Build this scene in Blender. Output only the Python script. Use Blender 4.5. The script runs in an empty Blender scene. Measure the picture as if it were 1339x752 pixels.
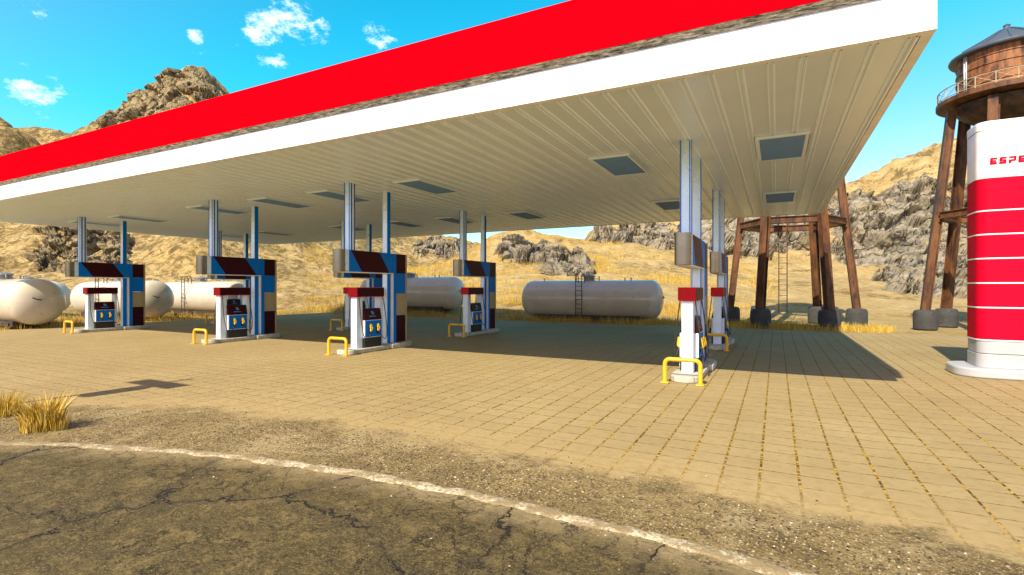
import bpy, bmesh, math, random
import numpy as np
from mathutils import Vector, Matrix, noise, Quaternion
R = math.radians
rnd = random.Random(11)
scene = bpy.context.scene
COL = scene.collection
H, F = 1.9, 669.5
YAW = R(27.3)
SN, CS = math.sin(YAW), math.cos(YAW)

def uv(l, d):            # camera lateral / depth -> station axes
    return (-SN*d + CS*l, CS*d + SN*l)
def ld(u, v):
    return (CS*u + SN*v, -SN*u + CS*v)

# ------------------------------------------------------------------ nodes
class NT:
    def __init__(s, nt): s.nt = nt; s.n = nt.nodes; s.l = nt.links
    def node(s, t, **kw):
        x = s.n.new(t)
        for k, v in kw.items(): setattr(x, k, v)
        return x
    def put(s, sock, v):
        if v is None: return
        if isinstance(v, bpy.types.NodeSocket): s.l.new(v, sock)
        else:
            if isinstance(v, (tuple, list)) and len(v) == 3 and sock.type == 'RGBA': v = (*v, 1)
            sock.default_value = v
    def math(s, op, a, b=None, c=None, clamp=False):
        x = s.node('ShaderNodeMath', operation=op, use_clamp=clamp)
        s.put(x.inputs[0], a); s.put(x.inputs[1], b); s.put(x.inputs[2], c)
        return x.outputs[0]
    def vmath(s, op, a, b=None):
        x = s.node('ShaderNodeVectorMath', operation=op)
        s.put(x.inputs[0], a); s.put(x.inputs[1], b)
        return x.outputs['Value'] if op in ('LENGTH', 'DOT_PRODUCT') else x.outputs[0]
    def noise(s, scale, detail=4, rough=.55, vec=None, dist=0, out=0):
        x = s.node('ShaderNodeTexNoise')
        s.put(x.inputs['Vector'], vec if vec is not None else s.pos())
        x.inputs['Scale'].default_value = scale; x.inputs['Detail'].default_value = detail
        x.inputs['Roughness'].default_value = rough; x.inputs['Distortion'].default_value = dist
        return x.outputs[out]
    def voro(s, scale, feature='F1', vec=None, out=0, rand=1):
        x = s.node('ShaderNodeTexVoronoi', feature=feature)
        s.put(x.inputs['Vector'], vec if vec is not None else s.pos())
        x.inputs['Scale'].default_value = scale; x.inputs['Randomness'].default_value = rand
        return x.outputs[out]
    def pos(s):
        if not hasattr(s, '_p'): s._p = s.node('ShaderNodeNewGeometry').outputs['Position']
        return s._p
    def obj(s):
        if not hasattr(s, '_o'): s._o = s.node('ShaderNodeTexCoord').outputs['Object']
        return s._o
    def xyz(s, v):
        x = s.node('ShaderNodeSeparateXYZ'); s.put(x.inputs[0], v); return x.outputs
    def comb(s, a, b, c):
        x = s.node('ShaderNodeCombineXYZ')
        for i, q in enumerate((a, b, c)): s.put(x.inputs[i], q)
        return x.outputs[0]
    def scale(s, v, k):
        x = s.node('ShaderNodeVectorMath', operation='MULTIPLY'); s.put(x.inputs[0], v); x.inputs[1].default_value = k
        return x.outputs[0]
    def ss(s, v, a, b, lo=0, hi=1):
        x = s.node('ShaderNodeMapRange', interpolation_type='SMOOTHSTEP')
        s.put(x.inputs[0], v); x.inputs[1].default_value = a; x.inputs[2].default_value = b
        x.inputs[3].default_value = lo; x.inputs[4].default_value = hi
        return x.outputs[0]
    def lin(s, v, a, b, lo=0, hi=1):
        x = s.node('ShaderNodeMapRange'); s.put(x.inputs[0], v)
        for i, q in enumerate((a, b, lo, hi)): x.inputs[i+1].default_value = q
        return x.outputs[0]
    def mix(s, f, a, b, mode='MIX'):
        x = s.node('ShaderNodeMix', data_type='RGBA', blend_type=mode)
        s.put(x.inputs[0], f); s.put(x.inputs[6], a); s.put(x.inputs[7], b)
        return x.outputs[2]
    def ramp(s, f, stops):
        x = s.node('ShaderNodeValToRGB'); e = x.color_ramp.elements
        while len(e) < len(stops): e.new(.5)
        for q, (p, c) in zip(e, stops): q.position = p; q.color = (*c, 1)
        s.put(x.inputs[0], f); return x.outputs[0]
    def bump(s, h, strength=.5, dist=.02, nrm=None):
        x = s.node('ShaderNodeBump'); s.put(x.inputs['Height'], h)
        x.inputs['Strength'].default_value = strength; x.inputs['Distance'].default_value = dist
        if nrm is not None: s.put(x.inputs['Normal'], nrm)
        return x.outputs[0]
    def attr(s, name):
        return s.node('ShaderNodeAttribute', attribute_name=name).outputs['Fac']

def material(name):
    m = bpy.data.materials.new(name); m.use_nodes = True
    t = NT(m.node_tree); b = t.n['Principled BSDF']
    return m, t, b

def paint(name, col, rough=.4, metal=0, var=.12, wear=None, wear_amt=.5, scale=3, bump=.0, spec=.5, coat=0, streak=False):
    """painted / plain surface with slow tone variation, optional grime"""
    m, t, b = material(name)
    o = t.obj()
    n1 = t.noise(scale, 5, .6, o)
    k = t.lin(n1, .3, .7, 1-var, 1+var)
    c = t.mix(1.0, col, t.comb(k, k, k), 'MULTIPLY')
    if wear:
        vec = t.scale(o, (6, 6, .8)) if streak else t.scale(o, (2.2, 2.2, 2.2))
        n2 = t.noise(1.6, 7, .68, vec)
        c = t.mix(t.ss(n2, .66-wear_amt*.3, .74), c, wear)
    t.put(b.inputs['Base Color'], c)
    n3 = t.noise(scale*1.5, 3, .6, o)
    t.put(b.inputs['Roughness'], t.lin(n3, .3, .7, max(.03, rough-.03), rough+.06))
    b.inputs['Metallic'].default_value = metal
    b.inputs['Specular IOR Level'].default_value = spec
    b.inputs['Coat Weight'].default_value = coat
    if bump: t.put(b.inputs['Normal'], t.bump(t.noise(scale*9, 4, .6, o), bump, .01))
    return m

M = {}
M['white'] = paint('white_paint', (.8, .8, .78), .35, wear=(.55, .53, .47), wear_amt=.15)
M['colwhite'] = paint('pale_column_paint', (.66, .81, 1.0), .28, metal=.25, var=.03)
M['postwhite'] = paint('pump_post_white', (.68, .77, .88), .35, wear=(.5, .5, .47), wear_amt=.1)
M['signgrey'] = paint('sign_base_grey', (.40, .40, .41), .4, var=.05)
M['soffit'] = paint('soffit_sheet', (.82, .91, 1.0), .34, metal=.3, var=.03, scale=.8)
M['seam'] = paint('pale_blue_seam', (.80, .90, .98), .3, var=.04)
M['red'] = paint('red_fascia_paint', (.75, .0006, .005), .8, var=.03, spec=.0)
M['signred'] = paint('sign_red', (.54, .002, .022), .55, var=.05, spec=.05)
M['capred'] = paint('cap_red', (.55, .005, .01), .4, var=.06, spec=.15)
M['maroon'] = paint('maroon_panel', (.036, .004, .008), .4, var=.06, spec=.12)
M['blue'] = paint('blue_panel', (.0005, .165, .64), .45, var=.04, spec=.12)
M['tan'] = paint('tan_panel', (.36, .29, .16), .4, var=.1)
M['steel'] = paint('brushed_steel', (.27, .23, .17), .28, metal=1, var=.03)
M['silver'] = paint('silver_sheet', (.62, .63, .63), .35, metal=.35, var=.08, wear=(.45, .42, .36), wear_amt=.2)
M['black'] = paint('black_plastic', (.012, .012, .013), .45, var=.2)
M['rubber'] = paint('hose_rubber', (.02, .02, .02), .5)
M['yellow'] = paint('yellow_rail_paint', (.78, .40, .012), .38, wear=(.35, .2, .06), wear_amt=.25, scale=9)
M['nozzle'] = paint('nozzle_yellow', (.8, .5, .02), .4)
M['lightglass'] = paint('lamp_glass', (.16, .31, .60), .6, var=.06, spec=.15)
M['tank'] = paint('tank_enamel', (.56, .49, .39), .14, var=.08, wear=(.36, .29, .19), wear_amt=.3, scale=1.2, bump=.03)
M['darkiron'] = paint('dark_iron', (.035, .025, .018), .7, wear=(.1, .045, .015), wear_amt=.4)
M['gasket'] = paint('grey_steel', (.25, .26, .26), .5, metal=.5)
M['foot'] = paint('black_concrete', (.045, .043, .04), .85, var=.35, wear=(.16, .15, .13), wear_amt=.25, scale=2.5, bump=.5)
M['logo'] = paint('logo_blue', (.03, .22, .5), .4)
M['wood'] = paint('pole_wood', (.16, .1, .05), .8, var=.3)

def make_kerb():
    m, t, b = material('kerb_concrete')
    o = t.obj(); y = t.xyz(o)[1]
    n = t.noise(7, 6, .65, o)
    fr = t.math('FRACT', t.math('MULTIPLY', y, 1/.3))
    j = t.math('LESS_THAN', t.math('ABSOLUTE', t.math('SUBTRACT', fr, .5)), .03)
    c = t.ramp(n, [(.3, (.34, .31, .24)), (.7, (.55, .52, .43))])
    c = t.mix(t.math('MULTIPLY', j, .6), c, (.12, .1, .07))
    t.put(b.inputs['Base Color'], c); b.inputs['Roughness'].default_value = .85
    t.put(b.inputs['Normal'], t.bump(n, .3, .02))
    return m
M['kerb'] = make_kerb()

def make_galv():
    m, t, b = material('mottled_galvanised_strip')
    p = t.scale(t.obj(), (3.5, 22, 22))
    n = t.noise(1.6, 7, .78, p, dist=.5)
    c = t.ramp(n, [(.40, (.04, .04, .036)), (.5, (.36, .35, .32)), (.6, (.8, .8, .78))])
    t.put(b.inputs['Base Color'], c); b.inputs['Roughness'].default_value = .35
    b.inputs['Metallic'].default_value = .4
    return m
M['galv'] = make_galv()

def make_rust(name, a, bcol, dark, z_streak=True):
    m, t, b = material(name)
    o = t.obj()
    n1 = t.noise(1.0, 7, .7, t.scale(o, (3.5, 3.5, .9) if z_streak else (2.5, 2.5, 2.5)))
    n2 = t.noise(6, 6, .7, o)
    c = t.ramp(n1, [(.36, dark), (.47, a), (.62, bcol)])
    c = t.mix(t.ss(n2, .5, .72, 0, .65), c, dark)
    t.put(b.inputs['Base Color'], c)
    b.inputs['Roughness'].default_value = .62; b.inputs['Specular IOR Level'].default_value = .35
    t.put(b.inputs['Normal'], t.bump(n2, .4, .02))
    return m
M['rust'] = make_rust('rusty_steel', (.085, .032, .011), (.16, .062, .018), (.02, .011, .006))
M['rusttank'] = make_rust('rusty_tank_plate', (.16, .055, .017), (.32, .125, .04), (.014, .011, .01))
M['rustdark'] = make_rust('dark_rusted_plate', (.05, .035, .026), (.11, .055, .025), (.015, .013, .013), False)
M['rail'] = paint('rail_metal', (.42, .33, .2), .5, metal=.3, wear=(.2, .1, .04), wear_amt=.4)
M['roofmetal'] = paint('blue_roof_sheet', (.085, .105, .13), .42, metal=.3, wear=(.14, .07, .04), wear_amt=.4)

def rock_mat(name, lo, hi, crack):
    m, t, b = material(name)
    p = t.pos()
    big = t.noise(.16, 6, .65, p)
    mid = t.noise(.9, 7, .72, p, dist=.6)
    warp = t.vmath('ADD', p, t.scale(t.noise(.5, 4, .6, p, out=1), (2.4, 2.4, 2.4)))
    v1 = t.voro(.2, 'DISTANCE_TO_EDGE', t.scale(warp, (1, 1, .6)))
    v2 = t.voro(.9, 'DISTANCE_TO_EDGE', warp)
    c = t.ramp(mid, [(.28, lo), (.5, tuple((a+b_)/2 for a, b_ in zip(lo, hi))), (.7, hi)])
    c = t.mix(t.ss(big, .45, .65, 0, .55), c, (.38, .29, .15))
    c = t.mix(t.ss(v1, .0, .034, .9, 0), c, crack)
    c = t.mix(t.math('MULTIPLY', t.ss(v2, .0, .04, .8, 0), t.ss(t.noise(.6, 3, .6, p), .42, .54)), c, crack)
    t.put(b.inputs['Base Color'], c); b.inputs['Roughness'].default_value = .9
    b.inputs['Specular IOR Level'].default_value = .2
    hgt = t.math('ADD', t.math('MULTIPLY', mid, .8), t.math('MULTIPLY', t.ss(v1, 0, .12), .8))
    t.put(b.inputs['Normal'], t.bump(t.math('ADD', hgt, t.math('MULTIPLY', t.noise(4, 5, .7, p), .3)), 1.0, .55))
    return m
M['rock'] = rock_mat('warm_grey_rock', (.10, .082, .055), (.46, .39, .275), (.02, .016, .011))
M['rockdark'] = rock_mat('tan_brown_rock', (.10, .075, .04), (.40, .30, .155), (.014, .01, .006))

def dirt_nodes(t):
    """gravelly verge colour + height, shared by ground and paving edge"""
    p = t.pos()
    n = t.noise(1.3, 7, .7, p, dist=.7); f = t.noise(11, 8, .78, p, dist=.8); g = t.noise(38, 5, .75, p); h = t.noise(24, 6, .8, t.vmath('ADD', p, (5, 9, 2)), dist=.5)
    c = t.ramp(n, [(.32, (.15, .098, .030)), (.5, (.25, .17, .058)), (.68, (.36, .255, .095))])
    c = t.mix(t.ss(t.noise(.8, 6, .7, t.vmath('ADD', p, (3, 3, 1)), dist=.6), .5, .62, 0, .8), c, (.42, .31, .14))
    c = t.mix(t.ss(f, .49, .60, 0, .75), c, (.055, .037, .014))
    c = t.mix(t.ss(g, .53, .62, 0, .8), c, (.54, .45, .28))
    c = t.mix(t.ss(h, .56, .63, 0, .85), c, (.02, .014, .006))
    return c, t.math('SUBTRACT', t.math('ADD', f, t.math('MULTIPLY', g, .6)), t.math('MULTIPLY', h, .7))

def make_ground():
    m, t, b = material('desert_sand')
    p = t.pos()
    n = t.noise(.035, 6, .6, p); mid = t.noise(.5, 7, .7, p, dist=.8); f = t.noise(2.6, 7, .75, p)
    c = t.ramp(mid, [(.3, (.34, .225, .08)), (.5, (.46, .325, .135)), (.7, (.56, .42, .205))])
    c = t.mix(t.ss(f, .50, .66, 0, .6), c, (.19, .115, .03))
    c = t.mix(t.ss(n, .5, .62, 0, .4), c, (.46, .31, .10))
    scrub = t.math('MULTIPLY', t.ss(t.noise(.11, 5, .65, p), .48, .60), t.ss(t.noise(.8, 8, .8, p, dist=.8), .46, .56))
    c = t.mix(t.math('MULTIPLY', scrub, .75), c, (.17, .095, .022))
    # dark stony scars on steep ground
    nz = t.xyz(t.node('ShaderNodeNewGeometry').outputs['True Normal'])[2]
    st = t.ss(nz, .70, .90, 1, 0)
    sc = t.noise(.22, 7, .75, t.scale(p, (1, 1, .45)), dist=1.2)
    px_ = t.xyz(p)[0]
    west = t.ss(px_, -55, -25, 1, 0)
    fleck = t.noise(.9, 8, .78, t.scale(p, (1, 1, .6)), dist=1.0)
    c = t.mix(t.math('MULTIPLY', west, t.ss(fleck, .46, .57, 0, .8)), c, (.11, .066, .016))
    c = t.mix(t.math('MULTIPLY', st, t.ss(sc, .46, .58, 0, .8)), c, (.10, .07, .03))
    dc, dh = dirt_nodes(t)
    near = t.ss(t.vmath('LENGTH', p), 16, 24, 1, 0)
    c = t.mix(near, c, dc)
    t.put(b.inputs['Base Color'], c); b.inputs['Roughness'].default_value = .95
    b.inputs['Specular IOR Level'].default_value = .15
    b1 = t.bump(t.math('ADD', mid, t.math('MULTIPLY', f, .45)), .9, .55)
    t.put(b.inputs['Normal'], t.bump(dh, .5, .02, b1))
    return m
M['sand'] = make_ground()

def make_paving():
    m, t, b = material('square_pavers')
    p = t.pos(); x, y, z = t.xyz(p)
    S = .348
    wob = t.math('MULTIPLY', t.math('SUBTRACT', t.noise(9, 3, .6, p), .5), .018)
    uu = t.math('MULTIPLY', t.math('ADD', t.math('ADD', x, .145+S*200), wob), 1/S)
    vv = t.math('MULTIPLY', t.math('ADD', t.math('ADD', y, S*200-.02), wob), 1/S)
    def dist(q):  # metres to nearest joint
        fr = t.math('FRACT', q)
        return t.math('MULTIPLY', t.math('MINIMUM', fr, t.math('SUBTRACT', 1.0, fr)), S)
    du, dv = dist(uu), dist(vv)
    cell = t.comb(t.math('FLOOR', uu), t.math('FLOOR', vv), 0)
    wn = t.node('ShaderNodeTexWhiteNoise'); t.put(wn.inputs[0], cell)
    k = t.lin(wn.outputs[0], 0, 1, .95, 1.04)
    big = t.noise(.35, 5, .6, p); fin = t.noise(10, 6, .7, p); grit = t.noise(70, 3, .6, p)
    c = t.ramp(big, [(.3, (.280, .203, .087)), (.7, (.345, .259, .120))])
    c = t.mix(1.0, c, t.comb(k, k, k), 'MULTIPLY')
    c = t.mix(t.ss(fin, .48, .66, 0, .6), c, (.235, .165, .062))
    c = t.mix(t.ss(grit, .6, .75, 0, .35), c, (.52, .42, .25))
    jn = t.noise(16, 4, .7, p)
    ju = t.ss(du, .008, .0155, 1, 0)
    brk = t.ss(t.noise(2.3, 4, .6, p), .36, .52)
    jv = t.math('MULTIPLY', t.ss(dv, .005, .012, 1, 0), t.math('ADD', t.math('MULTIPLY', brk, .6), .4))
    weeds = t.ramp(jn, [(.42, (.035, .02, .004)), (.5, (.16, .09, .008)), (.57, (.50, .30, .03))])
    c = t.mix(t.math('MULTIPLY', ju, .95), c, weeds)
    c = t.mix(jv, c, t.mix(.5, weeds, (.11, .066, .016)))
    # crumbling seam towards the road
    e = t.math('ADD', t.attr('edge'), t.math('MULTIPLY', t.math('SUBTRACT', t.noise(1.3, 8, .78, p), .5), 2.0))
    f = t.ss(e, -.1, .35, 1, 0)
    dust = t.ss(e, .1, 1.3, .7, 0)
    c = t.mix(dust, c, t.mix(t.ss(fin, .35, .65), (.38, .275, .118), (.31, .22, .09)))
    dc, dh = dirt_nodes(t)
    c = t.mix(f, c, dc)
    t.put(b.inputs['Base Color'], c); b.inputs['Roughness'].default_value = .82
    b.inputs['Specular IOR Level'].default_value = .25
    hj = t.math('MULTIPLY', t.math('SUBTRACT', 1.0, t.math('MAXIMUM', ju, t.math('MULTIPLY', jv, .6))), t.math('SUBTRACT', 1.0, dust))
    hh = t.math('ADD', hj, t.math('MULTIPLY', fin, .12))
    b1 = t.bump(hh, .6, .012)
    b2 = t.bump(t.math('MULTIPLY', dh, f), .9, .03, b1)
    t.put(b.inputs['Normal'], b2)
    return m
M['paving'] = make_paving()

def make_asphalt():
    m, t, b = material('cracked_asphalt')
    p = t.pos()
    big = t.noise(.5, 6, .65, p); mid = t.noise(5, 7, .72, p, dist=.5); f = t.noise(60, 5, .75, p); g = t.noise(22, 6, .75, p)
    c = t.ramp(big, [(.3, (.05, .036, .011)), (.7, (.088, .063, .019))])
    c = t.mix(t.ss(mid, .47, .66, 0, .65), c, (.19, .135, .05))
    c = t.mix(t.ss(mid, .5, .3, 0, .55), c, (.045, .036, .02))
    c = t.mix(t.ss(t.noise(26, 7, .8, t.scale(p, (1, 1.9, 1)), dist=1.0), .52, .62, 0, .75), c, (.21, .147, .045))
    c = t.mix(t.ss(f, .52, .66, 0, .7), c, (.30, .213, .075))
    c = t.mix(t.ss(g, .52, .62, 0, .7), c, (.026, .019, .008))
    e = t.math('ADD', t.attr('edge'), t.math('MULTIPLY', t.math('SUBTRACT', t.noise(2.2, 6, .7, p), .5), .6))
    c = t.mix(t.ss(e, -.45, -.02, 0, .85), c, t.ramp(g, [(.35, (.2, .14, .06)), (.65, (.36, .27, .13))]))
    warp = t.vmath('ADD', p, t.scale(t.noise(1.1, 6, .7, p, out=1), (1.1, 1.1, 0)))
    w2 = t.vmath('ADD', warp, t.scale(t.noise(6, 4, .7, p, out=1), (.16, .16, 0)))
    v1 = t.voro(.46, 'DISTANCE_TO_EDGE', w2)
    v2 = t.voro(1.25, 'DISTANCE_TO_EDGE', w2)
    msk = t.ss(t.noise(.9, 4, .6, p), .44, .56)
    k1 = t.math('MULTIPLY', t.ss(v1, .003, .0095, 1, 0), t.math('MAXIMUM', t.ss(t.noise(1.4, 3, .6, p), .40, .52), .25))
    k2 = t.math('MULTIPLY', t.ss(v2, .003, .011, .75, 0), t.math('MULTIPLY', msk, t.ss(t.noise(2.6, 3, .6, p), .42, .54)))
    v3 = t.voro(3.1, 'DISTANCE_TO_EDGE', w2)
    k3 = t.math('MULTIPLY', t.ss(v3, .003, .02, .6, 0), t.ss(t.noise(.7, 4, .65, t.vmath('ADD', p, (2, 6, 0))), .42, .54))
    k = t.math('MAXIMUM', t.math('MAXIMUM', k1, k2), k3)
    c = t.mix(t.ss(v1, .01, .09, .25, 0), c, (.04, .03, .016))
    c = t.mix(k, c, (.012, .009, .005))
    t.put(b.inputs['Base Color'], c); b.inputs['Roughness'].default_value = .85
    b.inputs['Specular IOR Level'].default_value = .3
    h = t.math('ADD', t.math('MULTIPLY', f, .3), t.math('MULTIPLY', g, .5))
    h = t.math('SUBTRACT', h, t.math('MULTIPLY', k, 1.6))
    t.put(b.inputs['Normal'], t.bump(h, .9, .018, t.bump(mid, .5, .05)))
    return m
M['asphalt'] = make_asphalt()

def make_line():
    m, t, b = material('worn_white_edge_line')
    p = t.pos()
    n = t.noise(9, 6, .7, p); f = t.noise(38, 5, .7, p)
    c = t.ramp(n, [(.3, (.33, .25, .13)), (.5, (.55, .45, .28)), (.7, (.70, .61, .43))])
    c = t.mix(t.ss(f, .50, .60, 0, .85), c, (.15, .105, .045))
    c = t.mix(t.ss(t.noise(3.2, 6, .75, p), .46, .55, 0, .9), c, (.26, .185, .08))
    c = t.mix(t.math('MULTIPLY', t.ss(t.xyz(p)[0], -9, -4, .75, .1), t.ss(t.noise(5, 6, .75, p), .38, .55)), c, (.24, .17, .075))
    t.put(b.inputs['Base Color'], c); b.inputs['Roughness'].default_value = .9
    t.put(b.inputs['Normal'], t.bump(f, .9, .02))
    return m
M['line'] = make_line()

def island_mat(name, stops, rough=.8, trans=0):
    m, t, b = material(name)
    r = t.node('ShaderNodeNewGeometry').outputs['Random Per Island']
    t.put(b.inputs['Base Color'], t.ramp(r, stops)); b.inputs['Roughness'].default_value = rough
    b.inputs['Specular IOR Level'].default_value = .2
    return m
M['gravel'] = island_mat('gravel_stones', [(0, (.02, .014, .006)), (.35, (.09, .062, .025)), (.6, (.26, .18, .08)), (.85, (.36, .28, .15)), (1, (.5, .43, .31))])
M['grass'] = island_mat('dry_golden_grass', [(0, (.26, .14, .01)), (.5, (.54, .34, .035)), (1, (.74, .55, .15))])

# ------------------------------------------------------------------ mesh builder
class MB:
    def __init__(s): s.v = []; s.f = []; s.mi = []; s.sm = []; s.cur = 0
    def add(s, vs, fs, smooth=False, M4=None):
        o = len(s.v)
        s.v += [tuple(M4 @ Vector(p)) if M4 else tuple(p) for p in vs]
        for f in fs: s.f.append(tuple(o+i for i in f)); s.mi.append(s.cur); s.sm.append(smooth)
        return s
    def box(s, x0, x1, y0, y1, z0, z1, M4=None):
        v = [(x, y, z) for z in (z0, z1) for x, y in ((x0, y0), (x1, y0), (x1, y1), (x0, y1))]
        return s.add(v, [(3, 2, 1, 0), (4, 5, 6, 7), (0, 1, 5, 4), (1, 2, 6, 5), (2, 3, 7, 6), (3, 0, 4, 7)], False, M4)
    def prism(s, poly, z0, z1, M4=None, smooth=False):
        n = len(poly)
        v = [(x, y, z0) for x, y in poly] + [(x, y, z1) for x, y in poly]
        s.add(v, [tuple(range(n-1, -1, -1)), tuple(range(n, 2*n))], False, M4)
        return s.add(v, [(i, (i+1) % n, n+(i+1) % n, n+i) for i in range(n)], smooth, M4)
    def cyl(s, p0, p1, r0, r1=None, n=16, caps=True):
        r1 = r0 if r1 is None else r1
        p0, p1 = Vector(p0), Vector(p1); q = (p1-p0).to_track_quat('Z', 'Y')
        ring = [(math.cos(2*math.pi*i/n), math.sin(2*math.pi*i/n)) for i in range(n)]
        v = [p0 + q @ Vector((a*r0, b*r0, 0)) for a, b in ring] + [p1 + q @ Vector((a*r1, b*r1, 0)) for a, b in ring]
        s.add(v, [(i, (i+1) % n, n+(i+1) % n, n+i) for i in range(n)], True)
        if caps: s.add(v, [tuple(range(n-1, -1, -1)), tuple(range(n, 2*n))])
        return s
    def lathe(s, prof, n=32, axis='z', c=(0, 0, 0), smooth=True):
        v = []; f = []
        for r, h in prof:
            for i in range(n):
                a = 2*math.pi*i/n; x, y = r*math.cos(a), r*math.sin(a)
                v.append((c[0]+h, c[1]+x, c[2]+y) if axis == 'x' else (c[0]+x, c[1]+y, c[2]+h))
        for k in range(len(prof)-1):
            for i in range(n):
                j = (i+1) % n; f.append((k*n+i, k*n+j, (k+1)*n+j, (k+1)*n+i))
        s.add(v, f, smooth)
        if prof[0][0] > 1e-4: s.add(v, [tuple(range(n-1, -1, -1))])
        if prof[-1][0] > 1e-4: s.add(v, [tuple(range((len(prof)-1)*n, len(prof)*n))])
        return s
    def tube(s, path, r, n=8, closed=False):
        P = [Vector(p) for p in path]; m = len(P); v = []; f = []
        q0 = None
        for i in range(m):
            d = (P[(i+1) % m]-P[i-1]) if closed else (P[min(i+1, m-1)]-P[max(i-1, 0)])
            d.normalize()
            if q0 is None:
                q0 = d.to_track_quat('Z', 'Y'); dp = d
            else:
                q0 = dp.rotation_difference(d) @ q0; dp = d
            for k in range(n):
                a = 2*math.pi*k/n; v.append(P[i] + q0 @ Vector((r*math.cos(a), r*math.sin(a), 0)))
        for i in range(m if closed else m-1):
            for k in range(n):
                j = (k+1) % n; a = i*n; b = ((i+1) % m)*n
                f.append((a+k, a+j, b+j, b+k))
        s.add(v, f, True)
        if not closed: s.add(v, [tuple(range(n-1, -1, -1)), tuple(range((m-1)*n, m*n))])
        return s
    def build(s, name, mats, parent=None, bevel=0, seg=2, fix=True):
        me = bpy.data.meshes.new(name)
        me.from_pydata(s.v, [], s.f)
        for m in (mats if isinstance(mats, (list, tuple)) else [mats]): me.materials.append(m)
        me.polygons.foreach_set('material_index', s.mi)
        me.polygons.foreach_set('use_smooth', s.sm)
        if fix:
            bm = bmesh.new(); bm.from_mesh(me)
            bmesh.ops.remove_doubles(bm, verts=bm.verts, dist=1e-5)
            bmesh.ops.recalc_face_normals(bm, faces=bm.faces)
            for e in bm.edges:
                if len(e.link_faces) == 2 and e.calc_face_angle(0) > R(38): e.smooth = False
            bm.to_mesh(me); bm.free()
        me.update()
        o = bpy.data.objects.new(name, me); COL.objects.link(o)
        if parent: o.parent = parent
        if bevel:
            md = o.modifiers.new('bevel', 'BEVEL'); md.width = bevel; md.segments = seg; md.limit_method = 'ANGLE'; md.angle_limit = R(40)
        return o

def np_mesh(name, verts, faces, mat, smooth=False):
    verts = np.asarray(verts, dtype=np.float32); faces = np.asarray(faces, dtype=np.int32)
    me = bpy.data.meshes.new(name); k = faces.shape[1]
    me.vertices.add(len(verts)); me.vertices.foreach_set('co', verts.ravel())
    me.loops.add(faces.size); me.loops.foreach_set('vertex_index', faces.ravel())
    me.polygons.add(len(faces)); me.polygons.foreach_set('loop_start', np.arange(0, faces.size, k, dtype=np.int32))
    me.polygons.foreach_set('use_smooth', np.full(len(faces), smooth))
    me.materials.append(mat); me.update(calc_edges=True); me.validate()
    o = bpy.data.objects.new(name, me); COL.objects.link(o)
    return o

def tag(o, label=None, cat=None, group=None, kind=None):
    if label: o['label'] = label
    if cat: o['category'] = cat
    if group: o['group'] = group
    if kind: o['kind'] = kind
    return o
def empty(name, loc, rz=0):
    o = bpy.data.objects.new(name, None); COL.objects.link(o)
    o.location = loc; o.rotation_euler = (0, 0, rz); o.empty_display_size = .3
    return o
def kids(o): return [c for c in ALL() if c.parent == o]
def ALL(): return list(COL.objects)
def copy_tree(o, parent=None):
    c = o.copy(); COL.objects.link(c); c.parent = parent
    for ch in list(o.children): copy_tree(ch, c)
    return c

# ------------------------------------------------------------------ terrain
LAYERS = [  # skyline points (photo bearing, elevation), ridge distance, foot distance, power
    ([(-900, 60), (-500, 70), (-200, 95), (0, 150), (20, 163), (50, 186), (75, 215), (110, 300), (140, 376)], 105, 62, 1.15),
    ([(-900, 150), (-100, 160), (20, 172), (85, 168), (100, 166), (140, 156), (160, 142), (190, 124), (215, 106), (245, 90), (265, 90), (282, 104), (298, 121),
      (345, 185), (420, 255), (520, 300), (560, 303), (595, 308), (628, 323), (660, 345), (700, 376)], 140, 46, 1.08),
    ([(440, 376), (520, 352), (600, 336), (638, 324), (656, 315), (679, 311), (702, 311), (730, 314), (758, 318), (800, 322), (870, 326), (950, 334), (1040, 350), (1120, 366), (1200, 376)], 76, 31, 1.15),
    ([(735, 376), (755, 325), (770, 308), (781, 300), (810, 290), (850, 280), (900, 270), (1000, 258), (1080, 250), (1104, 247), (1125, 240), (1152, 229), (1184, 208),
      (1208, 196), (1235, 187), (1300, 172), (1420, 150), (1700, 130), (3000, 120)], 135, 58, 1.1),
    ([(840, 376), (900, 366), (950, 360), (1000, 357), (1100, 354), (1200, 358), (1300, 355), (1500, 350), (3000, 350)], 64, 30, 1.1),
]
def fbm(x, y, s, octv=5, seed=0.):
    return noise.fractal(Vector((x*s+seed, y*s-seed, seed)), 1.0, 2.1, octv)
def terrain_z(u, v, detail=True):
    l, d = ld(u, v); r = math.hypot(l, d)
    px = F + F*l/d if d > .05*r else (4000 if l > 0 else -4000)
    rr = max(d, .25*r)
    best = 0
    for pts, r1, r0, p in LAYERS:
        if rr <= r0: continue
        if px <= pts[0][0]: y = pts[0][1]
        elif px >= pts[-1][0]: y = pts[-1][1]
        else:
            for (a, ya), (b, yb) in zip(pts, pts[1:]):
                if a <= px <= b: y = ya + (yb-ya)*(px-a)/(b-a); break
        if y >= 376: continue
        Z = H + (376-y)/F*r1
        t = (rr-r0)/(r1-r0)
        z = Z*t**p if t < 1 else Z*max(.25, 1-(t-1)*.35)
        if d < 0: z *= .3
        best = max(best, z)
    if r > 27 and detail and best > 0:
        a = min(1, (best)/5)
        best += a*(fbm(u, v, .045, 5)*1.6 + (1-abs(fbm(u, v, .11, 5, 7.7)))*1.3 - .85 + .3*fbm(u, v, .4, 4, 3.1)) * min(1.9, r/80)
    if r > 250: best += 6*(fbm(u, v, .004, 3)+.6)
    return max(best, 0)

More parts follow.
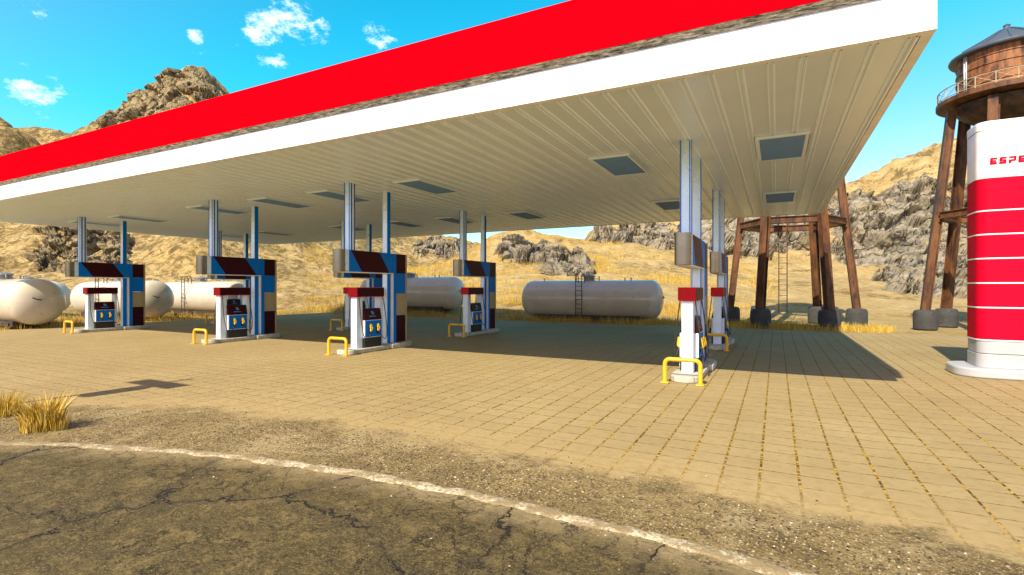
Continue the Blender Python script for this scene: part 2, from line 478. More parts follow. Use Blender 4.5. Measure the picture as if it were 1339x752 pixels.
def build_ground():
    bear = list(np.arange(-62, 62.01, .36))
    bear = [-180, -160, -140, -120, -105, -92, -82, -74, -68] + bear + [68, 74, 82, 92, 105, 120, 140, 160]
    rad = [0, 6, 12, 18, 22, 26, 28] + list(np.arange(29.5, 60, 1.0)) + list(np.arange(60, 150, 1.35)) + [156, 164, 175, 190, 215, 250, 300, 380, 500, 700, 1100, 2200]
    V = [(0, 0, -.03)]
    for r in rad[1:]:
        for b in bear:
            a = R(b); rr = r/max(.6, math.cos(a)) if abs(b) < 62.1 else r/.6 if r < 200 else r*1.6
            l, d = rr*math.sin(a), rr*math.cos(a); u, v = uv(l, d)
            V.append((u, v, terrain_z(u, v)-.03))
    n = len(bear); Fq = []; tri = []
    for k in range(len(rad)-2):
        for i in range(n):
            j = (i+1) % n; a = 1+k*n; b = a+n
            Fq.append((a+i, b+i, b+j, a+j))
    me = bpy.data.meshes.new('desert_ground')
    me.from_pydata(V, [], Fq + [(0, 1+i, 1+(i+1) % n) for i in range(n)])
    me.materials.append(M['sand'])
    bm = bmesh.new(); bm.from_mesh(me); bmesh.ops.recalc_face_normals(bm, faces=bm.faces); bm.to_mesh(me); bm.free()
    if me.polygons[0].normal.z < 0: me.flip_normals()
    for p in me.polygons: p.use_smooth = True
    o = bpy.data.objects.new('desert_ground', me); COL.objects.link(o)
    tag(o, kind='structure')
build_ground()

def hit(px, py, start=24):
    """where a sight line meets the terrain"""
    k, e = (px-F)/F, (376-py)/F
    d = start
    while d < 190:
        u, v = uv(k*d, d)
        if terrain_z(u, v) >= H + e*d: break
        d += .5
    return u, v, terrain_z(u, v), d

# ------------------------------------------------------------------ road, verge, paving
LINE = [(-30, -11), (-20, -4.6), (-14, -.6), (-11, 1.25), (-8.38, 2.69), (-6.6, 3.35), (-5.2, 3.72), (-3.7, 3.92), (-2.04, 3.97), (-1.4, 3.96), (-.74, 3.93), (.11, 3.85), (1.2, 3.64), (3, 3.05), (6, 1.6), (11, -2), (18, -9)]
def spline(P, step):
    out = []
    for i in range(len(P)-1):
        p0, p1, p2, p3 = [Vector(P[max(0, min(len(P)-1, i+k))]) for k in (-1, 0, 1, 2)]
        m = max(2, int((p2-p1).length/step))
        for k in range(m):
            t = k/m
            out.append(.5*((2*p1)+(-p0+p2)*t+(2*p0-5*p1+4*p2-p3)*t*t+(-p0+3*p1-3*p2+p3)*t**3))
    out.append(Vector(P[-1])); return out
LC = spline(LINE, .05)
LA = np.array([tuple(p) for p in LC]); LT = np.gradient(LA, axis=0); LT /= np.linalg.norm(LT, axis=1)[:, None]
LN = np.stack([-LT[:, 1], LT[:, 0]], 1)      # towards the station
def sdist(P):
    P = np.asarray(P); out = np.empty(len(P))
    for a in range(0, len(P), 4000):
        q = P[a:a+4000]
        D = q[:, None, :]-LA[None, ::2, :]
        k = np.argmin((D**2).sum(2), 1)
        dv = D[np.arange(len(q)), k]
        out[a:a+4000] = np.sign((dv*LN[::2][k]).sum(1))*np.sqrt((dv**2).sum(1))
    return out
def verge_w(u):
    return np.clip(1.0 + .14*np.clip(-u-2.8, 0, 6), .95, 1.75)

def sheet(name, xs, ys, keep, attr, z, mat):
    X, Y = np.meshgrid(xs, ys, indexing='ij'); P = np.stack([X.ravel(), Y.ravel()], 1)
    a = attr(P); n, m = X.shape
    idx = np.arange(n*m).reshape(n, m)
    q = np.stack([idx[:-1, :-1], idx[1:, :-1], idx[1:, 1:], idx[:-1, 1:]], -1).reshape(-1, 4)
    ok = keep(P[q].mean(1), a[q])
    q = q[ok]; used = np.unique(q); mp = np.full(n*m, -1); mp[used] = np.arange(len(used))
    V = np.concatenate([P[used], np.full((len(used), 1), z)], 1)
    o = np_mesh(name, V, mp[q], mat)
    at = o.data.attributes.new('edge', 'FLOAT', 'POINT'); at.data.foreach_set('value', a[used].astype(np.float32))
    tag(o, kind='structure'); return o
def pav_attr(P):
    s = sdist(P) - verge_w(P[:, 0])
    return s
xs = np.concatenate([np.arange(-30.5, -13, .5), np.arange(-13, 9, .2), np.arange(9, 22.1, .5)])
ys = np.concatenate([np.arange(-4, 10, .2), np.arange(10, 26.3, .5)])
sheet('forecourt_paving', xs, ys, lambda c, a: (a.max(1) > -2.0) & (a.min(1) > -2.4), pav_attr, 0.0, M['paving'])
xs = np.concatenate([np.arange(-30, -10, .5), np.arange(-10, 5, .05), np.arange(5, 18.1, .5)])
ys = np.concatenate([np.arange(-16, -2, .5), np.arange(-2, 4.4, .05)])
sheet('asphalt_road', xs, ys, lambda c, a: a.max(1) < .085, lambda P: sdist(P), .004, M['asphalt'])

def edge_line():
    V = []; Q = []
    cols = 7
    for i in range(len(LA)):
        wob = .05*fbm(i*.05, 0, .35, 4, 3.3)
        for j in range(cols):
            t = j/(cols-1)-.5
            w = .098*(1+.85*fbm(i*.05, t*.2, 3.1, 4, 9.))
            off = wob + 2*t*w*.9 + .02*fbm(i*.05, t, 7, 3, 1.7)
            h = .002 + .016*(1-(2*t)**2)*(.45+.55*abs(fbm(i*.05, t, 6, 4, 5.))*1.6)
            h += .004
            if j in (0, cols-1): h = -.004
            V.append((LA[i, 0]+LN[i, 0]*off, LA[i, 1]+LN[i, 1]*off, h))
    for i in range(len(LA)-1):
        for j in range(cols-1):
            a = i*cols+j; Q.append((a, a+cols, a+cols+1, a+1))
    o = np_mesh('road_edge_line', V, Q, M['line'], True); o.data.flip_normals() if o.data.polygons[0].normal.z < 0 else None
    tag(o, kind='structure')
edge_line()

def gravel():
    base = np.array([(1, 0, 0), (-1, 0, 0), (0, 1, 0), (0, -1, 0), (0, 0, 1), (0, 0, -1)], float)
    tri = np.array([(0, 2, 4), (2, 1, 4), (1, 3, 4), (3, 0, 4), (2, 0, 5), (1, 2, 5), (3, 1, 5), (0, 3, 5)])
    rg = np.random.default_rng(3); V = []; T = []
    n = 0
    sel = [i for i in range(len(LA)) if -13 < LA[i, 0] < 6 and LA[i, 1] > -1]
    for _ in range(26000):
        i = sel[rg.integers(len(sel))]
        w = float(verge_w(LA[i, 0]))
        o = rg.normal(.5*w, .32*w) if rg.random() < .9 else rg.uniform(-1.2, w+1)
        x, y = LA[i]+LN[i]*o
        if fbm(x, y, 1.2, 3, 2.) < -.12 and rg.random() < .7: continue
        sc = .004+.010*rg.random()**2.4 + (.010*rg.random() if rg.random() < .012 else 0)
        s = sc*rg.uniform(.6, 1.3, 3); s[2] *= .6
        p = base*s*rg.uniform(.7, 1.25, (6, 1)); a = rg.uniform(0, 6.28)
        c, d = math.cos(a), math.sin(a)
        q = np.stack([p[:, 0]*c-p[:, 1]*d+x, p[:, 0]*d+p[:, 1]*c+y, p[:, 2]+s[2]*.3], 1)
        V.append(q); T.append(tri+n); n += 6
    o = np_mesh('gravel', np.concatenate(V), np.concatenate(T), M['gravel'])
    tag(o, 'loose brown and white gravel along the road verge', 'gravel', kind='stuff')
gravel()

# ------------------------------------------------------------------ grass
def blades(spots, name, rg):
    """spots: list of (x, y, z, height, count, spread)"""
    V = []; T = []; n = 0
    for x, y, z, h, cnt, sp in spots:
        a = rg.uniform(0, 2*math.pi, cnt); rr = sp*np.sqrt(rg.random(cnt))
        bx, by = x+rr*np.cos(a), y+rr*np.sin(a)
        hh = h*rg.uniform(.5, 1.15, cnt); le = hh*rg.uniform(.1, .75, cnt); la = a+rg.normal(0, .7, cnt)
        w = np.maximum(.0035, hh*.013)*rg.uniform(.7, 1.6, cnt); pa = rg.uniform(0, 2*math.pi, cnt)
        dx, dy = np.cos(pa)*w, np.sin(pa)*w; lx, ly = np.cos(la)*le, np.sin(la)*le
        P = np.empty((cnt, 5, 3))
        P[:, 0] = np.stack([bx-dx, by-dy, np.full(cnt, z-.03)], 1); P[:, 1] = np.stack([bx+dx, by+dy, np.full(cnt, z-.03)], 1)
        P[:, 2] = np.stack([bx-dx*.7+lx*.35, by-dy*.7+ly*.35, z+hh*.6], 1); P[:, 3] = np.stack([bx+dx*.7+lx*.35, by+dy*.7+ly*.35, z+hh*.6], 1)
        P[:, 4] = np.stack([bx+lx, by+ly, z+hh], 1)
        V.append(P.reshape(-1, 3)); k = np.arange(cnt)[:, None, None]*5+n
        T.append((np.array([(0, 1, 3), (0, 3, 2), (2, 3, 4)])[None]+k).reshape(-1, 3)); n += cnt*5
    return np_mesh(name, np.concatenate(V), np.concatenate(T), M['grass'])
RG = np.random.default_rng(5)
def tuft(u, v, label, lumps):
    sp = [(u+a, v+b, 0, h, c, s) for a, b, h, c, s in lumps]
    o = blades([(x-u, y-v, z, h, c, s) for x, y, z, h, c, s in sp], 'grass_tuft', RG); o.location = (u, v, 0)
    tag(o, label, 'grass tuft', 'dry grass tufts by the road')
tuft(-8.72, 3.2, 'golden dry grass tuft beside the white road line', [(0, 0, .44, 260, .11), (.12, .06, .46, 190, .1), (-.12, -.06, .36, 140, .1), (.03, -.08, .24, 180, .15), (.22, .12, .28, 60, .07)])
tuft(-10.15, 3.32, 'golden dry grass tuft cut off by the left photo edge', [(0, 0, .32, 260, .14), (-.2, -.05, .34, 220, .16)])

def field_grass():
    spots = []
    def ok(x, y): return not (-30.6 < x < 21 and y < 26.0)
    # strip behind the paving, round the tanks
    for _ in range(2600):
        x = RG.uniform(-28, 3); y = 26.1+abs(RG.normal(0, 2.6))
        if fbm(x, y, .35, 3, 4.4) < -.12: continue
        spots.append((x, y, terrain_z(x, y), RG.uniform(.22, .42), 9, .28))
    for _ in range(700):
        x = RG.uniform(-1.5, 4.5); y = RG.normal(27.4, .6)
        if y < 25.8: continue
        spots.append((x, y, terrain_z(x, y), RG.uniform(.14, .34), 10, .25))
    for _ in range(1700):
        x = -30.2-abs(RG.normal(0, 6)); y = RG.uniform(7, 27)
        spots.append((x, y, terrain_z(x, y), RG.uniform(.2, .4), 8, .3))
    # grassy steps on the hillside
    cnt = 0
    while cnt < 6500:
        px = RG.uniform(400, 1010); d = RG.uniform(31, 74); u, v = uv((px-F)/F*d, d)
        if v < 28: continue
        band = fbm(px*.006, d*.75, 1.0, 4, 6.1)
        thr = .12 if px < 620 else .2 if px < 800 else .28
        if band < thr: continue
        spots.append((u, v, terrain_z(u, v), RG.uniform(.3, .6), 10, .55)); cnt += 1
    o = blades(spots, 'dry_grass', RG)
    tag(o, 'golden dry grass covering the ground round tanks and hillside', 'grass', kind='stuff')
field_grass()

# ------------------------------------------------------------------ rocks
def rock_lump(mb, c, s, seed, sub=4, cuts=20, rough=.15):
    rg = random.Random(seed)
    bm = bmesh.new(); bmesh.ops.create_icosphere(bm, subdivisions=sub, radius=1.25)
    planes = [(Vector((rg.gauss(0, 1), rg.gauss(0, 1), rg.gauss(0, .75))).normalized(), rg.uniform(.5, .95)) for _ in range(cuts)]
    q = Matrix.Rotation(rg.uniform(-.5, .5), 3, 'Y') @ Matrix.Rotation(rg.uniform(0, 6.28), 3, 'Z')
    o = Vector((rg.uniform(-50, 50), rg.uniform(-50, 50), rg.uniform(-50, 50)))
    cr = [(Vector((rg.gauss(0, 1), rg.gauss(0, 1), rg.gauss(0, .35))).normalized(), rg.uniform(-.5, .5), rg.uniform(.05, .11)) for _ in range(5)]
    vs = []
    for v in bm.verts:
        p = v.co.copy()
        for n, d in planes:
            k = p.dot(n)-d
            if k > 0: p -= n*k*.96
        w = Vector((noise.noise(p*1.3+o), noise.noise(p*1.3+o+Vector((9, 0, 0))), noise.noise(p*1.3-o)))*.45
        for n, d, ww in cr:           # deep clefts
            k = abs((p+w).dot(n)-d)
            if k < ww: p *= 1-.36*(1-k/ww)
        p += v.co*(noise.fractal(p*2.1+o, 1, 2.1, 6)*rough)
        p = q @ p
        vs.append(Vector((p.x*s[0], p.y*s[1], p.z*s[2]))+Vector(c))
    fs = [[w.index for w in f.verts] for f in bm.faces]; bm.free()
    mb.add(vs, fs, False)

def outcrop(label, lumps, mat='rock', sub=4, name='rock_outcrop', extra=1):
    """lumps: (bearing, elevation of the foot centre, width, height, depth offset)"""
    root = None
    lumps = list(lumps)
    for (px, py, w, h, dd) in list(lumps):
        for _ in range(extra):
            k = rnd.uniform(.32, .6)
            lumps.append((px+rnd.uniform(-.5, .5)*w, py+rnd.uniform(-.3, .15)*h, w*k*1.2, h*k, dd-rnd.uniform(.0, .8)))
    for i, (px, py, w, h, dd) in enumerate(lumps):
        u, v, z, d = hit(px, py)
        if d > 185: continue
        d += dd; u, v = uv((px-F)/F*d, d)
        z = max(terrain_z(u, v), 0) if dd == 0 else H+(376-py)/F*d
        k = d/F; asp = max(.75, 1/math.sqrt(1+((px-F)/F)**2))
        s = (w*k*.70*asp, w*k*.66*rnd.uniform(.8, 1.1), h*k*.76)
        if root is None:
            root = empty(name, (u, v, z)); tag(root, label, 'rock', 'rock outcrops on the hills'); R0 = root.location.copy()
        mb = MB(); rock_lump(mb, (0, 0, 0), s, rnd.random(), sub if w > 30 else sub-1)
        o = mb.build('boulder', M[mat], root, fix=False); o.location = (u-R0.x, v-R0.y, z+h*k*.34-R0.z)
    return root
def lerp_pts(P, x):
    if x <= P[0][0]: return P[0][1]
    for (a, ya), (b, yb) in zip(P, P[1:]):
        if x <= b: return ya+(yb-ya)*(x-a)/(b-a)
    return P[-1][1]
def sstep(a, b, x):
    t = min(1, max(0, (x-a)/(b-a))); return t*t*(3-2*t)
def cellrock(p, seed):
    """faceted block field: each cell is a tilted plane, with a cleft between cells"""
    w = p + Vector((noise.noise(p*.9), noise.noise(p*.9+Vector((7, 1, 0))), noise.noise(p*.9-Vector((0, 5, 2)))))*.42
    w = Vector((w.x+.45*w.z, w.y, w.z*1.25))
    ds, pts = noise.voronoi(w)
    c = pts[0]; h = noise.cell_vector(c*13.7+Vector((seed, seed, 0)))
    tilt = (Vector((h[0]-.5, h[1]-.5, h[2]-.5))*2.1).dot(w-c)
    return (h[0]+h[1]-1)*.55 + tilt, ds[1]-ds[0]
def rock_face(label, bot, top, amp, cell, up=0., mat='rock', ns=130, nt=90, seed=0., back=0., boulders=()):
    """a rock mass bedded in the hillside: bot/top give its foot and crest along the bearing"""
    p0, p1 = bot[0][0], bot[-1][0]
    d0s, d1s = [], []
    for k in range(25):
        px = p0+(p1-p0)*k/24
        a = hit(px, lerp_pts(bot, px)); b = hit(px, lerp_pts(top, px))
        d0s.append(a[3]); d1s.append(min(b[3], a[3]+45)+back)
    sm = lambda L, i: (L[max(0, i-1)]+2*L[i]+L[min(24, i+1)])/4
    d0s = [sm(d0s, i) for i in range(25)]; d1s = [sm(d1s, i) for i in range(25)]
    V = []; root = None
    for i in range(ns):
        S_ = i/(ns-1); px = p0+(p1-p0)*S_; k = (px-F)/F; q = S_*24; qi = min(23, int(q)); qf = q-qi
        da = d0s[qi]*(1-qf)+d0s[qi+1]*qf; db = d1s[qi]*(1-qf)+d1s[qi+1]*qf
        for j in range(nt):
            T = j/(nt-1); d = da+(db-da)*T; u, v = uv(k*d, d)
            z = terrain_z(u, v); e = 1.2
            gx = (terrain_z(u+e, v)-terrain_z(u-e, v))/(2*e); gy = (terrain_z(u, v+e)-terrain_z(u, v-e))/(2*e)
            n = Vector((-gx, -gy, 1)).normalized()
            n = (n+Vector((SN*.8, -CS*.8, 0))).normalized()
            P = Vector((u, v, z))
            en = .16*noise.fractal(P*(.9/cell)+Vector((seed, 3, 1)), 1, 2, 4)
            m = sstep(0, .16, min(S_, 1-S_)+en)*sstep(0, .13, T+en*.7)*sstep(0, .2, 1-T+en)
            f1, c1 = cellrock(P/cell, seed); f2, c2 = cellrock(P/(cell*.36)+Vector((seed, 0, 0)), seed+3)
            h = amp*(.55+.75*f1+.2*f2) - amp*.95*(1-sstep(0, .12, c1)) - amp*.2*(1-sstep(0, .12, c2)) + amp*.12*noise.fractal(P*(3.2/cell), 1, 2.1, 4)
            Q = P + n*(m*h-(1-m)*.8) + Vector((0, 0, up*m*sstep(0, .45, T)))
            if root is None: root = Vector((u, v, z))
            V.append(Q-root)
    Q4 = [(a*nt+b, a*nt+b+1, (a+1)*nt+b+1, (a+1)*nt+b) for a in range(ns-1) for b in range(nt-1)]
    o = np_mesh('rock_outcrop', [tuple(p) for p in V], Q4, M[mat]); o.location = root
    if sum(p.normal.z for p in o.data.polygons) < 0: o.data.flip_normals()
    tag(o, label, 'rock', 'rock outcrops on the hills')
    return o
rock_face('huge craggy peak rising above the red canopy at left', [(112, 182), (150, 186), (200, 184), (250, 176), (315, 160)], [(112, 166), (140, 156), (190, 130), (215, 110), (245, 94), (270, 96), (285, 110), (315, 132)], 2.9, 9.5, .4, 'rockdark', 170, 100, 1.3, 5)
rock_face('black broken crag on the hillside above the left tanks', [(40, 352), (75, 366), (110, 366), (150, 350)], [(40, 296), (80, 280), (120, 290), (150, 300)], 1.5, 3.0, 0, 'rockdark', 90, 80, 4.1)
rock_face('small dark crag right of the far left columns', [(134, 352), (155, 358), (176, 350)], [(134, 305), (155, 296), (176, 310)], 1.1, 2.2, 0, 'rockdark', 50, 60, 7.7)
rock_face('grey rock knoll left of the middle columns', [(535, 336), (570, 342), (606, 340)], [(535, 326), (570, 314), (606, 322)], 1.5, 3.4, .6, 'rock', 90, 60, 2.2)
rock_face('cracked grey outcrop on the grassy slope above the silver tank', [(640, 338), (680, 352), (730, 364), (790, 362)], [(640, 322), (690, 320), (740, 326), (790, 348)], 1.5, 4.2, .5, 'rock', 130, 70, 5.4)
rock_face('rocky crest at the canopy edge over the silver tank', [(768, 316), (830, 320), (900, 338)], [(768, 300), (820, 284), (900, 272)], 2.6, 6.0, .5, 'rock', 120, 70, 8.8)
rock_face('pale boulder wall behind the brown tower legs', [(880, 338), (950, 342), (1020, 338), (1092, 342)], [(880, 290), (960, 270), (1020, 264), (1092, 262)], 2.9, 7.5, 1.8, 'rock', 170, 90, 3.9)
rock_face('great cracked cliff between the two water towers', [(1076, 338), (1120, 350), (1170, 352), (1230, 366), (1290, 372)], [(1076, 268), (1110, 258), (1160, 256), (1210, 236), (1290, 232)], 3.0, 7.8, 2.4, 'rock', 190, 110, 6.3)
rock_face('grey boulder ledge at the foot of the cliff, sunk in sand', [(1140, 372), (1180, 392), (1230, 400), (1300, 404)], [(1140, 354), (1180, 346), (1230, 344), (1300, 344)], 1.8, 4.6, .4, 'rock', 120, 70, 9.1)

# ------------------------------------------------------------------ canopy
UL, UR, VF, VB, ZS, ZW, ZT = -31.3, 1.65, 7.5, 24.0, 4.9, 5.37, 6.30
can = empty('petrol_station_canopy', ((UL+UR)/2, (VF+VB)/2, 0))
tag(can, 'long flat petrol station canopy with red and white fascia', 'canopy')
cx, cy = can.location.x, can.location.y
def ring(x0, x1, y0, y1, z0, z1, th):
    m = MB()
    m.box(x0, x1, y0, y0+th, z0, z1); m.box(x0, x1, y1-th, y1, z0, z1)
    m.box(x0, x0+th, y0+th, y1-th, z0, z1); m.box(x1-th, x1, y0+th, y1-th, z0, z1)
    return m
m = ring(UL-cx, UR-cx, VF-cy, VB-cy, ZS-.012, ZW-.004, .12); m.build('white_fascia', M['white'], can)
OV = .12
m = ring(UL-OV-cx, UR+OV-cx, VF-OV-cy, VB+OV-cy, ZW+.084, ZT, .1); m.build('red_fascia', M['red'], can)
def sloped_ring(x0, x1, y0, y1, z0, z1, out):   # splayed flashing between the two bands
    m = MB(); i = .1
    A = [(x0, y0), (x1, y0), (x1, y1), (x0, y1)]
    def off(k, o): return [(x0-o, y0-o), (x1+o, y0-o), (x1+o, y1+o), (x0-o, y1+o)][k]
    v = [(*off(k, 0), z0) for k in range(4)] + [(*off(k, out), z1) for k in range(4)] + [(*off(k, -i), z1) for k in range(4)] + [(*off(k, -i), z0) for k in range(4)]
    f = []
    for a in range(4):
        b = (a+1) % 4
        for r0 in range(4):
            r1 = (r0+1) % 4; f.append((r0*4+a, r0*4+b, r1*4+b, r1*4+a))
    return m.add(v, f)
sloped_ring(UL-cx-.004, UR-cx+.004, VF-cy-.004, VB-cy+.004, ZW, ZW+.08, OV-.016).build('flashing_strip', M['galv'], can)
m = MB(); m.box(UL-cx, UR-cx, VF-cy, VB-cy, 5.7, 5.8); m.build('roof_deck', M['silver'], can)
def soffit():
    V = []; xs = []
    p = .38; x = UL+.125
    while x < UR-.125-p:
        xs += [(x, 0), (x+.275, 0), (x+.281, -.022), (x+.295, -.022), (x+.301, .0), (x+.335, .006), (x+.35, .0), (x+.356, -.022), (x+.37, -.022)]
        x += p
    xs.append((UR-.125, 0))
    m = MB()
    for a, h in xs:
        V += [(a-cx, VF+.122-cy, ZS+h), (a-cx, VB-.122-cy, ZS+h)]
    m.add(V, [(2*i, 2*i+1, 2*i+3, 2*i+2) for i in range(len(xs)-1)])
    so_ = m.build('soffit', [M['soffit'], M['seam']], can, fix=False)
    for i, pl in enumerate(so_.data.polygons):
        k = i % 9
        pl.material_index = 1 if k in (1, 2, 3, 6, 7, 8) else 0
soffit()

UC = [-1.64, -10.9, -17.2, -26.2]
ROWS = [12.0, 18.0]
LV = [12.32, 19.05]
# lights
lt = empty('canopy_light', (0, 0, ZS))
a, b2, th = .475, 1.03, .07
ring(-a, a, -b2, b2, -.055, -.002, th).build('lamp_frame', M['seam'], lt, .012)
MB().box(-a+th+.002, a-th-.002, -b2+th+.002, b2-th-.002, -.045, -.004).build('lamp_glass', M['lightglass'], lt)
NEAR = ['nearest the right corner', 'over the middle island', 'over the second island from the left', 'over the far left island']
first = True
cols_txt = {0: 'far right', 1: 'second from right', 2: 'third from right', 3: 'fourth from right', 4: 'fifth from right', 5: 'sixth from right', 6: 'second from left', 7: 'far left'}
n = 0
for ci, u in enumerate([x for c in UC for x in (c+1.74, c-1.74)]):
    for ri, v in enumerate(LV):
        o = lt if first else copy_tree(lt); first = False
        o.location = (u, v, ZS)
        tag(o, f'unlit white framed ceiling light, {"front" if ri == 0 else "back"} row, {cols_txt[ci]} in its row', 'light', 'ceiling lights under the canopy')

# ------------------------------------------------------------------ pump islands (local y = v - row)
def rounded(x, y0, y1, r0, r1, n=8):
    P = []
    for cxx, cyy, a0, r in ((x-r1, y1-r1, 0, r1), (-x+r1, y1-r1, 90, r1), (-x+r0, y0+r0, 180, r0), (x-r0, y0+r0, 270, r0)):
        for k in range(n+1):
            a = R(a0+90*k/n); P.append((cxx+r*math.cos(a), cyy+r*math.sin(a)))
    return P
def make_island():
    r = empty('pump_island', (0, 0, 0))
    MB().prism(rounded(.29, -1.42, .34, .27, .02), 0, .125, smooth=True).build('front_kerb', M['kerb'], r, .02)
    MB().prism(rounded(.37, .345, 1.5, .05, .3), 0, .15, smooth=True).build('rear_kerb', M['kerb'], r, .025)
    return r
def make_hoop():
    r = empty('guard_hoop', (0, 0, 0))
    w, h, q = .335, .475, .1
    P = [(-w, 0, .01), (-w, 0, h-q)]
    for k in range(1, 7): a = R(180-15*k); P.append((-w+q+q*math.cos(a), 0, h-q+q*math.sin(a)))
    for k in range(0, 7): a = R(90-15*k); P.append((w-q+q*math.cos(a), 0, h-q+q*math.sin(a)))
    P.append((w, 0, .01))
    MB().tube(P, .042, 12).build('hoop_pipe', M['yellow'], r)
    for s in (-1, 1):
        m = MB(); m.box(s*w-.075, s*w+.075, -.075, .075, 0.001, .018)
        for a in (-.05, .05):
            for b in (-.05, .05): m.cyl((s*w+a, b, .018), (s*w+a, b, .03), .012, n=6)
        m.build('foot_plate', M['yellow'], r, .004)
    return r
def side_plate(m, poly, x, th=.005):
    """poly in (y,z) laid on the face at x, standing th proud"""
    s = 1 if x > 0 else -1
    v = [(x, y, z) for y, z in poly] + [(x+s*th, y, z) for y, z in poly]; n = len(poly)
    m.add(v, [tuple(range(n)), tuple(range(n, 2*n))] + [(i, (i+1) % n, n+(i+1) % n, n+i) for i in range(n)])
def make_pump():
    r = empty('fuel_pump', (0, 0, 0)); z0 = .127
    MB().box(-.115, .115, -.9, -.66, z0, 1.618).build('post', M['postwhite'], r, .012)
    MB().box(-.115, .115, .085, .2, z0, 1.618).build('rear_post', M['postwhite'], r, .012)
    m = MB(); m.box(-.178, .178, -.955, .205, 1.62, 1.9)
    cap = m.build('cap', M['capred'], r, .012)
    for s in (-1, 1):
        m = MB(); side_plate(m, [(-.93, 1.635), (.19, 1.635), (.19, 1.885), (-.93, 1.885)], s*.178); m.build('cap_side_panel', M['maroon'], cap)
    MB().box(-.185, .185, -.655, .08, z0, .41).build('base_cabinet', M['black'], r, .01)
    MB().box(-.19, .19, -.655, .08, .414, .93).build('nozzle_cabinet', M['white'], r, .008)
    for s in (-1, 1):
        bp = MB(); side_plate(bp, [(-.62, .43), (.065, .43), (.065, .915), (-.62, .915)], s*.19); bp.build('blue_side_panel', M['blue'], r)
    # sloping display head
    prof = [(-.19, .934), (.19, .934), (.125, 1.27), (-.125, 1.27)]
    v = [(x, y, z) for y in (-.655, .08) for x, z in prof]
    m = MB(); m.add(v, [(3, 2, 1, 0), (4, 5, 6, 7), (0, 1, 5, 4), (1, 2, 6, 5), (2, 3, 7, 6), (3, 0, 4, 7)])
    head = m.build('display_head', M['maroon'], r, .006)
    for s in (-1, 1):
        # emblem: round drop with a tail and a word-like bar
        q = Matrix.Translation((s*.1605, -.29, 1.10)) @ Matrix.Rotation(s*R(90-10.9), 4, 'Y') @ Matrix.Rotation(R(90) , 4, 'Z')
        m = MB(); m.prism([(.055*math.cos(R(k))-(.02 if 20 < k < 160 else 0), .05+.05*math.sin(R(k))) for k in range(0, 360, 20)], -.004, .005, q)
        m.prism([(-.04, -.02), (.05, -.005), (.09, .03), (.02, .01)], -.004, .0065, q)
        m.build('emblem', M['logo'], head)
        MB().box(-.13, .13, -.075, -.05, -.004, .004, q).build('emblem_bar', M['logo'], head)
    for s in (-1, 1):
        for y in (-.44, -.13):
            m = MB(); m.box(s*.194-.006*0 if s > 0 else -.214, .214 if s > 0 else -.194, y-.055, y+.055, .52, .82)
            hol = m.build('nozzle_holster', M['black'], r, .008)
            m = MB()
            m.tube([(s*.225, y, .60), (s*.245, y, .70), (s*.25, y, .78), (s*.235, y-.02, .815)], .026, 10)
            m.tube([(s*.25, y+.005, .76), (s*.275, y+.02, .72), (s*.275, y+.02, .64), (s*.25, y, .61)], .011, 8)
            m.box(s*.235-.022, s*.235+.022, y-.026, y+.026, .70, .80)
            m.build('nozzle', M['nozzle'], r, .006)
            # hose: from the cap outwards, down in a loop and back to the nozzle
            e = -.84 if y < -.3 else .17
            P0, P1, P2, P3 = [Vector(p) for p in ((s*.15, e, 1.63), (s*.33, e+(-.06 if y < -.3 else .12), .25), (s*.36, (e+y)/2+(-.1 if y < -.3 else .1), .12), (s*.235, y, .60))]
            m = MB(); m.tube([P0*(1-t)**3+P1*3*t*(1-t)**2+P2*3*t*t*(1-t)+P3*t**3 for t in [k/22 for k in range(23)]], .013, 8)
            m.build('hose', M['rubber'], r)
    return r
